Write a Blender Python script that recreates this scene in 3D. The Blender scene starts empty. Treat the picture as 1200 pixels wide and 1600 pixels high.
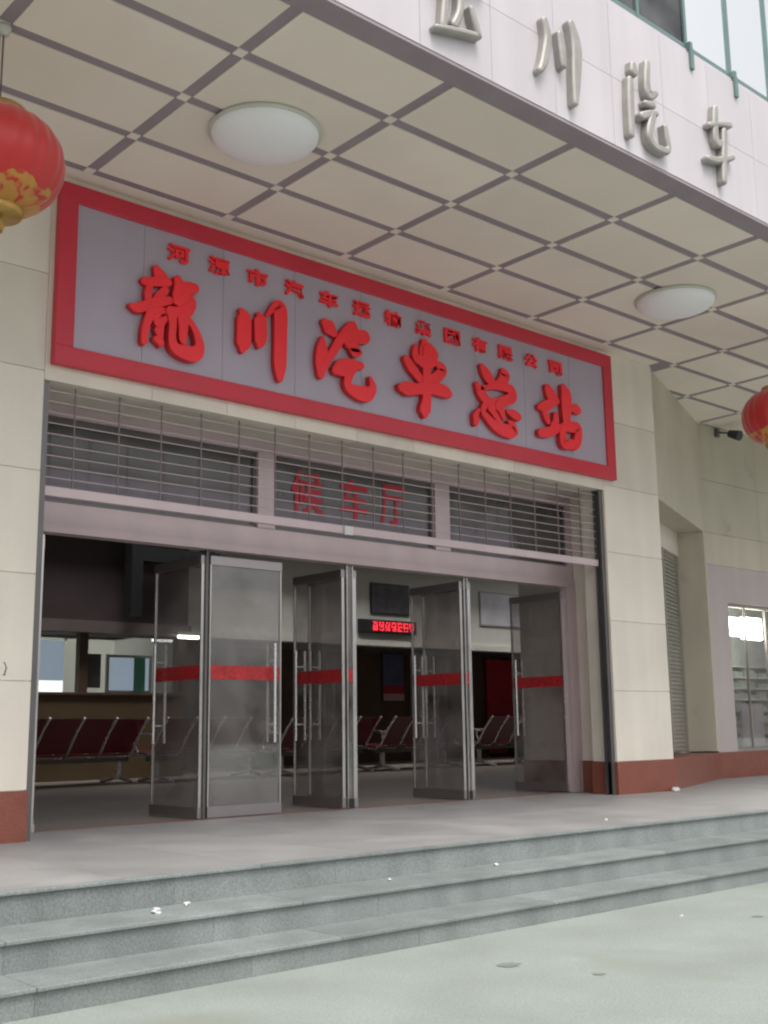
import bpy, bmesh, math, random
from mathutils import Vector, Matrix
random.seed(7)
R = math.radians
C = bpy.context.scene.collection
scene = bpy.context.scene

# ------------------------------------------------------------------ camera
cam_data = bpy.data.cameras.new('camera')
cam = bpy.data.objects.new('camera', cam_data); C.objects.link(cam)
cam_data.sensor_fit = 'VERTICAL'; cam_data.sensor_height = 24.0; cam_data.sensor_width = 18.0
cam_data.lens = 1785.6 / 1600 * 24.0
cam_data.clip_start = 0.05; cam_data.clip_end = 2000
r_ = Vector((0.7503, -0.6610, -0.0132)); 
f_ = Vector((0.6497, 0.7373, 0.1848)).normalized()
yaw, pitch, roll = 0.7224, 0.1858, -0.0135
f_ = Vector((math.sin(yaw)*math.cos(pitch), math.cos(yaw)*math.cos(pitch), math.sin(pitch)))
r0 = Vector((math.cos(yaw), -math.sin(yaw), 0)); u0 = r0.cross(f_)
r_ = math.cos(roll)*r0 + math.sin(roll)*u0; u_ = -math.sin(roll)*r0 + math.cos(roll)*u0
M3 = Matrix((r_, u_, -f_)).transposed().to_4x4()
cam.matrix_world = Matrix.Translation((-4.245, -9.291, 0.823)) @ M3
scene.camera = cam

# ------------------------------------------------------------------ sky, sun, exposure
SUN_EL, SUN_AZ = R(62), R(200)          # azimuth measured like the sky texture's rotation
world = bpy.data.worlds.new('World'); scene.world = world; world.use_nodes = True
wn = world.node_tree; wn.nodes.clear()
sky = wn.nodes.new('ShaderNodeTexSky'); sky.sky_type = 'NISHITA'; sky.sun_disc = False
sky.sun_elevation = SUN_EL; sky.sun_rotation = SUN_AZ
sky.dust_density = 6.0; sky.air_density = 1.0; sky.ozone_density = 1.0
hsv = wn.nodes.new('ShaderNodeHueSaturation'); hsv.inputs['Saturation'].default_value = 0.14
bg = wn.nodes.new('ShaderNodeBackground'); bg.inputs['Strength'].default_value = 0.15
wo = wn.nodes.new('ShaderNodeOutputWorld')
wn.links.new(sky.outputs[0], hsv.inputs['Color']); wn.links.new(hsv.outputs[0], bg.inputs[0]); wn.links.new(bg.outputs[0], wo.inputs[0])
sd = bpy.data.lights.new('sun', 'SUN'); sd.energy = 0.6; sd.angle = R(22); sd.color = (1.0, 0.96, 0.9)
sun = bpy.data.objects.new('sun', sd); C.objects.link(sun)
# direction towards the sun: azimuth clockwise from +Y
to_sun = Vector((math.sin(SUN_AZ)*math.cos(SUN_EL), math.cos(SUN_AZ)*math.cos(SUN_EL), math.sin(SUN_EL)))
sun.rotation_euler = to_sun.to_track_quat('Z', 'Y').to_euler()
scene.view_settings.view_transform = 'Standard'; scene.view_settings.look = 'None'
scene.view_settings.gamma = 1.0; scene.view_settings.exposure = 0.68
scene.view_settings.use_curve_mapping = False
scene.cycles.max_bounces = 10; scene.cycles.transparent_max_bounces = 24
scene.cycles.diffuse_bounces = 6; scene.cycles.glossy_bounces = 5
scene.cycles.pixel_filter_type = 'BLACKMAN_HARRIS'; scene.cycles.filter_width = 2.2
scene.cycles.sample_clamp_indirect = 6

# ------------------------------------------------------------------ materials
MATS = {}
def nodes(name):
    m = bpy.data.materials.new(name); m.use_nodes = True
    nt = m.node_tree; b = nt.nodes['Principled BSDF']; MATS[name] = m
    return m, nt, b
def mat(name, col, rough=0.6, metal=0.0, scale=6.0, var=0.12, bump=0.0, detail=6.0, fine=0.0, island=0.0, streak=0.0, spec=0.5, stain=None, coat=0.0):
    """a colour broken up by large soft noise, fine speckle, vertical run marks and stains"""
    m, nt, b = nodes(name)
    N = nt.nodes.new; L = nt.links.new
    tc = N('ShaderNodeTexCoord'); geo = N('ShaderNodeNewGeometry')
    cur = N('ShaderNodeRGB'); cur.outputs[0].default_value = (*col, 1); cur = cur.outputs[0]
    def mul(fac_socket, lo, hi, cur):
        mr = N('ShaderNodeMapRange'); mr.inputs['From Min'].default_value = 0.25; mr.inputs['From Max'].default_value = 0.75
        mr.inputs['To Min'].default_value = lo; mr.inputs['To Max'].default_value = hi
        L(fac_socket, mr.inputs['Value'])
        mx = N('ShaderNodeVectorMath'); mx.operation = 'SCALE'
        L(cur, mx.inputs[0]); L(mr.outputs[0], mx.inputs['Scale'])
        return mx.outputs[0]
    n1 = N('ShaderNodeTexNoise'); n1.inputs['Scale'].default_value = scale; n1.inputs['Detail'].default_value = detail
    L(geo.outputs['Position'], n1.inputs['Vector'])
    if var: cur = mul(n1.outputs['Fac'], 1-var, 1+var, cur)
    if fine:
        n2 = N('ShaderNodeTexNoise'); n2.inputs['Scale'].default_value = 90; n2.inputs['Detail'].default_value = 3
        L(geo.outputs['Position'], n2.inputs['Vector']); cur = mul(n2.outputs['Fac'], 1-fine, 1+fine, cur)
    if island:
        cur = mul(geo.outputs['Random Per Island'], 1-island, 1+island, cur)
    if streak:
        mp = N('ShaderNodeMapping'); mp.inputs['Scale'].default_value = (4, 4, 0.3)
        n3 = N('ShaderNodeTexNoise'); n3.inputs['Scale'].default_value = 1.0; n3.inputs['Detail'].default_value = 5
        L(geo.outputs['Position'], mp.inputs[0]); L(mp.outputs[0], n3.inputs['Vector']); cur = mul(n3.outputs['Fac'], 1-streak, 1+streak*0.6, cur)
    if stain:
        scol, ssc, thr = stain
        n4 = N('ShaderNodeTexNoise'); n4.inputs['Scale'].default_value = ssc; n4.inputs['Detail'].default_value = 7; n4.inputs['Distortion'].default_value = 0.6
        L(geo.outputs['Position'], n4.inputs['Vector'])
        mr = N('ShaderNodeMapRange'); mr.inputs['From Min'].default_value = thr; mr.inputs['From Max'].default_value = thr+0.16
        L(n4.outputs['Fac'], mr.inputs['Value'])
        mx = N('ShaderNodeMix'); mx.data_type = 'RGBA'; L(mr.outputs[0], mx.inputs[0]); L(cur, mx.inputs[6]); mx.inputs[7].default_value = (*scol, 1)
        cur = mx.outputs[2]
    L(cur, b.inputs['Base Color'])
    b.inputs['Roughness'].default_value = rough; b.inputs['Metallic'].default_value = metal
    b.inputs['Specular IOR Level'].default_value = spec
    if coat: b.inputs['Coat Weight'].default_value = coat; b.inputs['Coat Roughness'].default_value = 0.1
    rr = N('ShaderNodeMapRange'); rr.inputs['To Min'].default_value = max(0.03, rough-0.1); rr.inputs['To Max'].default_value = min(1, rough+0.12)
    L(n1.outputs['Fac'], rr.inputs['Value']); L(rr.outputs[0], b.inputs['Roughness'])
    if bump:
        bp = N('ShaderNodeBump'); bp.inputs['Strength'].default_value = bump; bp.inputs['Distance'].default_value = 0.01
        nb = N('ShaderNodeTexNoise'); nb.inputs['Scale'].default_value = 45; nb.inputs['Detail'].default_value = 5
        L(geo.outputs['Position'], nb.inputs['Vector']); L(nb.outputs['Fac'], bp.inputs['Height']); L(bp.outputs[0], b.inputs['Normal'])
    return m
def glass(name, tint, gloss=1.0, rough=0.02, dirt_and_glare=0.05, patch=0.85):
    m = bpy.data.materials.new(name); m.use_nodes = True; nt = m.node_tree; nt.nodes.clear(); MATS[name] = m
    N = nt.nodes.new; L = nt.links.new
    tr = N('ShaderNodeBsdfTransparent'); tr.inputs[0].default_value = (*tint, 1)
    gl = N('ShaderNodeBsdfGlossy'); gl.inputs['Roughness'].default_value = rough; gl.inputs[0].default_value = (gloss, gloss, gloss, 1)
    df = N('ShaderNodeBsdfDiffuse'); df.inputs[0].default_value = (0.45, 0.43, 0.42, 1)  # pale diffuse layer: dirt, plus milky reflections put into the colour
    fr = N('ShaderNodeFresnel'); fr.inputs[0].default_value = 1.85
    m1 = N('ShaderNodeMixShader'); m2 = N('ShaderNodeMixShader'); o = N('ShaderNodeOutputMaterial')
    geo = N('ShaderNodeNewGeometry'); ns = N('ShaderNodeTexNoise'); ns.inputs['Scale'].default_value = 2.3; ns.inputs['Detail'].default_value = 5
    L(geo.outputs['Position'], ns.inputs['Vector'])
    mr = N('ShaderNodeMapRange'); mr.inputs['From Min'].default_value = 0.3; mr.inputs['From Max'].default_value = 0.75
    mr.inputs['To Min'].default_value = dirt_and_glare*(1-patch); mr.inputs['To Max'].default_value = dirt_and_glare*(1+patch)
    L(ns.outputs['Fac'], mr.inputs['Value'])
    L(mr.outputs[0], m1.inputs[0]); L(tr.outputs[0], m1.inputs[1]); L(df.outputs[0], m1.inputs[2])
    bf = N('ShaderNodeMath'); bf.operation = 'SUBTRACT'; bf.inputs[0].default_value = 1.0; L(geo.outputs['Backfacing'], bf.inputs[1])
    fm = N('ShaderNodeMath'); fm.operation = 'MULTIPLY'; L(fr.outputs[0], fm.inputs[0]); L(bf.outputs[0], fm.inputs[1])
    L(fm.outputs[0], m2.inputs[0]); L(m1.outputs[0], m2.inputs[1]); L(gl.outputs[0], m2.inputs[2]); L(m2.outputs[0], o.inputs[0])
    return m
def emit(name, col, strength):
    m = bpy.data.materials.new(name); m.use_nodes = True; nt = m.node_tree; nt.nodes.clear(); MATS[name] = m
    e = nt.nodes.new('ShaderNodeEmission'); e.inputs[0].default_value = (*col, 1); e.inputs[1].default_value = strength
    o = nt.nodes.new('ShaderNodeOutputMaterial'); nt.links.new(e.outputs[0], o.inputs[0]); return m

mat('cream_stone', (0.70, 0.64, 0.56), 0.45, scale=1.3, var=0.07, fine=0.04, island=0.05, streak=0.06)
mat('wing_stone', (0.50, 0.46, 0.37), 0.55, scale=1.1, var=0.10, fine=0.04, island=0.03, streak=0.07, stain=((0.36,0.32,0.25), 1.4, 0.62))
mat('red_granite', (0.215, 0.068, 0.045), 0.35, scale=5, var=0.14, fine=0.30, island=0.05)
mat('ceiling_cream', (0.82, 0.74, 0.65), 0.6, scale=0.9, var=0.06, fine=0.02, island=0.035)
mat('ceiling_groove', (0.31, 0.26, 0.285), 0.7, scale=3, var=0.1)
mat('sign_panel', (0.43, 0.375, 0.455), 0.42, scale=1.5, var=0.05, metal=0.15, streak=0.04)
mat('sign_frame', (0.58, 0.03, 0.055), 0.4, scale=2, var=0.08, streak=0.05)
mat('letter_red', (0.93, 0.024, 0.036), 0.38, scale=3, var=0.06)
mat('letter_side', (0.55, 0.02, 0.025), 0.45, scale=3, var=0.06)
mat('mauve_steel', (0.57, 0.455, 0.475), 0.42, metal=0.25, scale=2.0, var=0.08, streak=0.06, fine=0.03)
mat('door_rail', (0.42, 0.38, 0.39), 0.3, metal=0.85, scale=2.0, var=0.06)
mat('dark_steel', (0.16, 0.15, 0.15), 0.35, metal=0.6, scale=4, var=0.1)
mat('bright_steel', (0.62, 0.59, 0.58), 0.22, metal=0.9, scale=5, var=0.06)
mat('chrome', (0.75, 0.74, 0.74), 0.25, metal=0.75, scale=6, var=0.05)
mat('lettering_metal', (0.36, 0.34, 0.315), 0.55, metal=0.35, scale=9, var=0.15)
mat('white_marble', (0.55, 0.51, 0.535), 0.35, scale=0.8, var=0.05, fine=0.02, island=0.03, streak=0.07)
mat('teal_metal', (0.15, 0.23, 0.22), 0.4, metal=0.3, scale=4, var=0.1)
mat('granite_step', (0.205, 0.226, 0.219), 0.55, scale=2.2, var=0.14, fine=0.30, island=0.07, bump=0.15, streak=0.20)
mat('granite_paving', (0.27, 0.265, 0.265), 0.5, scale=2.0, var=0.14, fine=0.20, island=0.05, bump=0.12, stain=((0.34,0.33,0.32), 0.9, 0.55))
mat('concrete', (0.258, 0.287, 0.262), 0.8, scale=1.7, var=0.10, fine=0.20, bump=0.25, stain=((0.232,0.25,0.215), 0.8, 0.54))
mat('oil_stain', (0.185, 0.205, 0.172), 0.7, scale=8, var=0.2)
mat('hall_floor', (0.23, 0.195, 0.17), 0.5, scale=0.9, var=0.12, fine=0.06, island=0.03)
mat('threshold', (0.24, 0.12, 0.10), 0.4, scale=3, var=0.12, fine=0.15)
mat('hall_wall', (0.58, 0.58, 0.52), 0.7, scale=1.2, var=0.06, streak=0.03)
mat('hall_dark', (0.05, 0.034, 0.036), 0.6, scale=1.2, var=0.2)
mat('beam_brown', (0.13, 0.105, 0.10), 0.6, scale=1.5, var=0.15)
mat('link_steel', (0.22, 0.165, 0.17), 0.5, scale=3, var=0.15, metal=0.2)
mat('hall_ceiling', (0.35, 0.33, 0.31), 0.8, scale=1.0, var=0.08)
mat('ochre', (0.10, 0.066, 0.032), 0.5, scale=1.4, var=0.12, streak=0.05)
mat('brown_wood', (0.10, 0.06, 0.04), 0.45, scale=3, var=0.2, streak=0.15)
mat('maroon', (0.13, 0.012, 0.020), 0.32, scale=4, var=0.12)
mat('black_plastic', (0.02, 0.02, 0.022), 0.4, scale=5, var=0.1)
mat('poster_dark', (0.07, 0.065, 0.075), 0.35, scale=4.5, var=0.55)
mat('poster_pale', (0.55, 0.54, 0.57), 0.35, scale=3.0, var=0.14)
mat('poster_red', (0.42, 0.02, 0.04), 0.4, scale=3.0, var=0.12)
mat('poster_blue', (0.10, 0.12, 0.22), 0.35, scale=3.0, var=0.3)
mat('poster_pink', (0.62, 0.38, 0.42), 0.35, scale=3.0, var=0.1)
mat('paper', (0.60, 0.59, 0.58), 0.7, scale=3.0, var=0.04)
mat('stripe_red', (0.44, 0.020, 0.024), 0.45, scale=26.0, var=0.45)
mat('window_red', (0.42, 0.012, 0.030), 0.5, scale=2.0, var=0.1)
mat('shop_back', (0.46, 0.52, 0.46), 0.6, scale=2, var=0.08)
mat('goods', (0.33, 0.42, 0.33), 0.6, scale=6.0, var=0.5)
mat('green_curtain', (0.10, 0.42, 0.28), 0.7, scale=3, var=0.1)
mat('louvre', (0.33, 0.31, 0.27), 0.5, scale=2, var=0.1, metal=0.3)
mat('lamp_glass', (0.88, 0.87, 0.89), 0.5, scale=2, var=0.02)
mat('gold', (0.48, 0.29, 0.08), 0.42, metal=0.4, scale=12, var=0.25)
mat('wall_pink', (0.46, 0.40, 0.39), 0.5, scale=1.0, var=0.06, streak=0.06)
mat('roof_grey', (0.3, 0.3, 0.3), 0.8)
glass('door_glass', (0.86, 0.84, 0.84), 1.0, 0.03, 0.17)
glass('clear_glass', (0.88, 0.90, 0.89), 1.0, 0.02, 0.02)
glass('transom_glass', (0.25, 0.21, 0.26), 0.45, 0.08, 0.22, 0.25)  # even pale share stands in for bright reflections on the transoms
glass('teal_glass', (0.25, 0.40, 0.42), 0.6, 0.03, 0.16)
emit('tube_light', (0.93, 1.0, 0.95), 9.0)
emit('shop_light', (0.95, 1.0, 0.92), 16.0)
emit('led_red', (1.0, 0.03, 0.05), 1.6)
m, nt, b = nodes('mirror_glass')      # reflective curtain-wall glazing
b.inputs['Base Color'].default_value = (0.96, 0.98, 0.98, 1); b.inputs['Metallic'].default_value = 1.0; b.inputs['Roughness'].default_value = 0.06
# lantern silk: red with a gold paper-cut pattern round its lower half
m, nt, b = nodes('lantern_silk'); N = nt.nodes.new; L = nt.links.new
tc = N('ShaderNodeTexCoord'); sp = N('ShaderNodeSeparateXYZ'); L(tc.outputs['Object'], sp.inputs[0])
nz = N('ShaderNodeTexNoise'); nz.inputs['Scale'].default_value = 11; nz.inputs['Detail'].default_value = 4; nz.inputs['Distortion'].default_value = 0.8; L(tc.outputs['Object'], nz.inputs['Vector'])
nl = N('ShaderNodeTexNoise'); nl.inputs['Scale'].default_value = 5.5; nl.inputs['Detail'].default_value = 1; L(tc.outputs['Object'], nl.inputs['Vector'])
band = N('ShaderNodeMapRange'); band.inputs['From Min'].default_value = -0.12; band.inputs['From Max'].default_value = -0.24; band.inputs['To Min'].default_value = -0.25; band.inputs['To Max'].default_value = 0.14; L(sp.outputs['Z'], band.inputs['Value'])
ad = N('ShaderNodeMath'); ad.operation = 'ADD'; L(nl.outputs['Fac'], ad.inputs[0]); L(band.outputs[0], ad.inputs[1])
gt = N('ShaderNodeMath'); gt.operation = 'GREATER_THAN'; gt.inputs[1].default_value = 0.53; L(ad.outputs[0], gt.inputs[0])
g2 = N('ShaderNodeMapRange'); g2.inputs['From Min'].default_value = 0.40; g2.inputs['From Max'].default_value = 0.50; L(nz.outputs['Fac'], g2.inputs['Value'])
mm = N('ShaderNodeMath'); mm.operation = 'MULTIPLY'; L(gt.outputs[0], mm.inputs[0]); L(g2.outputs[0], mm.inputs[1])
mx = N('ShaderNodeMix'); mx.data_type = 'RGBA'; L(mm.outputs[0], mx.inputs[0]); mx.inputs[6].default_value = (0.50, 0.018, 0.015, 1); mx.inputs[7].default_value = (0.50, 0.23, 0.035, 1)
L(mx.outputs[2], b.inputs['Base Color']); b.inputs['Roughness'].default_value = 0.42; b.inputs['Sheen Weight'].default_value = 0.25

# ------------------------------------------------------------------ mesh helpers
class MB:
    def __init__(self): self.v = []; self.f = []; self.mi = []; self.sm = []; self.T = None
    def add(self, vs, fs, m=0, smooth=False):
        o = len(self.v)
        if self.T: vs = [tuple(self.T @ Vector(p)) for p in vs]
        self.v += [tuple(p) for p in vs]
        for q in fs: self.f.append([o+i for i in q]); self.mi.append(m); self.sm.append(smooth)
    def box(self, x0, x1, y0, y1, z0, z1, m=0, bev=0.0):
        if bev:
            bm = bmesh.new(); bmesh.ops.create_cube(bm, size=1)
            for w in bm.verts: w.co = Vector(((x0+x1)/2+w.co.x*(x1-x0), (y0+y1)/2+w.co.y*(y1-y0), (z0+z1)/2+w.co.z*(z1-z0)))
            bmesh.ops.bevel(bm, geom=bm.edges[:], offset=bev, segments=2, affect='EDGES', profile=0.5)
            bm.verts.index_update()
            self.add([w.co[:] for w in bm.verts], [[w.index for w in fc.verts] for fc in bm.faces], m); bm.free(); return
        vs = [(x, y, z) for x in (x0, x1) for y in (y0, y1) for z in (z0, z1)]
        self.add(vs, [(0,1,3,2),(4,6,7,5),(0,4,5,1),(2,3,7,6),(0,2,6,4),(1,5,7,3)], m)
    def tube(self, pts, r, n=8, m=0, cap=True, flat=None):
        """round bar through pts; r a number or a list"""
        P = [Vector(p) for p in pts]; rs = r if isinstance(r, (list, tuple)) else [r]*len(P)
        vs = []; prev = None
        for i, p in enumerate(P):
            d = (P[min(i+1, len(P)-1)] - P[max(i-1, 0)]).normalized()
            a = Vector((0,0,1)) if abs(d.z) < 0.9 else Vector((1,0,0))
            if prev is not None: a = prev
            s = d.cross(a).normalized(); t = s.cross(d).normalized(); prev = t
            for k in range(n):
                an = 2*math.pi*k/n; vs.append(p + s*math.cos(an)*rs[i] + t*math.sin(an)*rs[i])
        fs = [(i*n+k, i*n+(k+1) % n, (i+1)*n+(k+1) % n, (i+1)*n+k) for i in range(len(P)-1) for k in range(n)]
        self.add(vs, fs, m, True)
        if cap: self.add(vs[:n], [tuple(range(n-1, -1, -1))], m); self.add(vs[-n:], [tuple(range(n))], m)
    def lathe(self, prof, c=(0,0,0), n=40, m=0, rib=0.0, ribs=0):
        vs = []
        for (r, z) in prof:
            for k in range(n):
                a = 2*math.pi*k/n; rr = r*(1-rib*(0.5+0.5*math.cos(a*ribs))) if ribs else r
                vs.append((c[0]+rr*math.cos(a), c[1]+rr*math.sin(a), c[2]+z))
        fs = [(i*n+k, i*n+(k+1) % n, (i+1)*n+(k+1) % n, (i+1)*n+k) for i in range(len(prof)-1) for k in range(n)]
        self.add(vs, fs, m, True)
    def poly(self, pts, y0, y1, m=0):
        """outline (x,z) pushed from y0 to y1"""
        n = len(pts); vs = [(x, y0, z) for x, z in pts] + [(x, y1, z) for x, z in pts]
        self.add(vs, [tuple(range(n)), tuple(range(2*n-1, n-1, -1))] + [(i, i+n, (i+1) % n+n, (i+1) % n) for i in range(n)], m)
    def build(self, name, mats, parent=None, loc=None):
        me = bpy.data.meshes.new(name); me.from_pydata(self.v, [], self.f)
        if not isinstance(mats, (list, tuple)): mats = [mats]
        for q in mats: me.materials.append(MATS[q])
        for p, mi, s in zip(me.polygons, self.mi, self.sm): p.material_index = mi; p.use_smooth = s
        bm = bmesh.new(); bm.from_mesh(me); bmesh.ops.recalc_face_normals(bm, faces=bm.faces[:]); bm.to_mesh(me); bm.free()
        o = bpy.data.objects.new(name, me); C.objects.link(o)
        if loc: o.location = loc
        if parent: o.parent = parent
        return o
def box(name, mats, *a, parent=None, **k):
    b = MB(); b.box(*a, **k); return b.build(name, mats, parent)
def thing(name, label, cat, loc=(0,0,0), rz=0, group=None):
    o = bpy.data.objects.new(name, None); C.objects.link(o); o.location = loc; o.rotation_euler = (0, 0, rz)
    o.empty_display_size = 0.2
    return tag(o, label, cat, group)
def tag(o, label, cat, group=None):
    o['label'] = label; o['category'] = cat
    if group: o['group'] = group
    return o
def copy_tree(o, parent=None):
    c = o.copy(); C.objects.link(c)
    if parent: c.parent = parent
    for ch in list(o.children): copy_tree(ch, c)
    return c
def text_mesh(name, body, size, offset, depth, material, parent=None, width=None, height=None):
    """writing as a solid mesh in the x/z plane, centred on its origin, its face towards -y"""
    cu = bpy.data.curves.new(name, 'FONT'); cu.body = body; cu.size = size; cu.offset = offset; cu.extrude = depth; cu.align_x = 'CENTER'; cu.resolution_u = 4
    t = bpy.data.objects.new(name, cu); C.objects.link(t); bpy.context.view_layer.update()
    me = bpy.data.meshes.new_from_object(t.evaluated_get(bpy.context.evaluated_depsgraph_get()))
    bpy.data.objects.remove(t)
    xs = [v.co.x for v in me.vertices]; ys = [v.co.y for v in me.vertices]
    cx, cy = (min(xs)+max(xs))/2, (min(ys)+max(ys))/2
    sx = width/(max(xs)-min(xs)) if width else 1; sy = height/(max(ys)-min(ys)) if height else sx
    for v in me.vertices: v.co = Vector(((v.co.x-cx)*sx, -v.co.z, (v.co.y-cy)*sy))
    me.materials.clear(); me.materials.append(MATS[material])
    o = bpy.data.objects.new(name, me); C.objects.link(o)
    if parent: o.parent = parent
    return o
def brush(mb, strokes, yback, depth, pillow=0.0, step=0.0022, fat=1.0):
    """brush-written strokes [(x,z,radius)...] as solid raised letters with a rounded edge"""
    for si, st in enumerate(strokes):
        st = [(x, z, r*fat) for x, z, r in st]
        # smooth the path
        P = []
        for i in range(len(st)-1):
            p0 = st[max(i-1,0)]; p1 = st[i]; p2 = st[i+1]; p3 = st[min(i+2,len(st)-1)]
            for k in range(5):
                t = k/5; P.append(tuple(0.5*((2*p1[j])+(-p0[j]+p2[j])*t+(2*p0[j]-5*p1[j]+4*p2[j]-p3[j])*t*t+(-p0[j]+3*p1[j]-3*p2[j]+p3[j])*t**3) for j in range(3)))
        P.append(st[-1])
        left = []; right = []
        for i, (x, z, r) in enumerate(P):
            a = P[max(i-1,0)]; b2 = P[min(i+1,len(P)-1)]
            d = Vector((b2[0]-a[0], b2[1]-a[1])); d = d.normalized() if d.length > 1e-6 else Vector((1,0))
            left.append((x, z, -d.y, d.x, r)); right.append((x, z, d.y, -d.x, r))
        def cap_(pt, d, a0):
            return [(pt[0], pt[1], math.cos(a0+k*math.pi/6), math.sin(a0+k*math.pi/6), pt[2]) for k in range(1,6)]
        dl = Vector((P[-1][0]-P[-2][0], P[-1][1]-P[-2][1])); ds = Vector((P[0][0]-P[1][0], P[0][1]-P[1][1]))
        al = math.atan2(dl.y, dl.x); as_ = math.atan2(ds.y, ds.x)
        ring = left + [(P[-1][0], P[-1][1], math.cos(al+math.pi/2-k*math.pi/6), math.sin(al+math.pi/2-k*math.pi/6), P[-1][2]) for k in range(1,6)] \
             + right[::-1] + [(P[0][0], P[0][1], math.cos(as_+math.pi/2-k*math.pi/6), math.sin(as_+math.pi/2-k*math.pi/6), P[0][2]) for k in range(1,6)]
        n = len(ring); nl = len(left)
        dd = depth + si*step; bv = min(0.007+pillow, dd*0.5)
        def lvl(y, shrink): return [(x+nx*max(r-shrink, r*0.25), y, z+nz*max(r-shrink, r*0.25)) for (x, z, nx, nz, r) in ring]
        vs = lvl(yback, 0) + lvl(yback-dd+bv, 0) + lvl(yback-dd+bv*0.3, bv*0.35) + lvl(yback-dd, bv)
        fs = []
        for q in range(3): fs += [(q*n+i, q*n+(i+1) % n, (q+1)*n+(i+1) % n, (q+1)*n+i) for i in range(n)]
        mb.add(vs, fs[:n], 1); mb.add(vs, [f for f in fs[n:]], 0, True)
        # front: ladder between both sides of the stroke plus the two round ends
        top = vs[3*n:]
        lf = []
        for i in range(nl-1): lf.append((i, i+1, n-5-2-i, n-5-1-i))
        lf.append(tuple(range(nl-1, nl+6))); lf.append(tuple([0]+list(range(n-1, n-7, -1))))
        mb.add(top, lf, 0)
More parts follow.
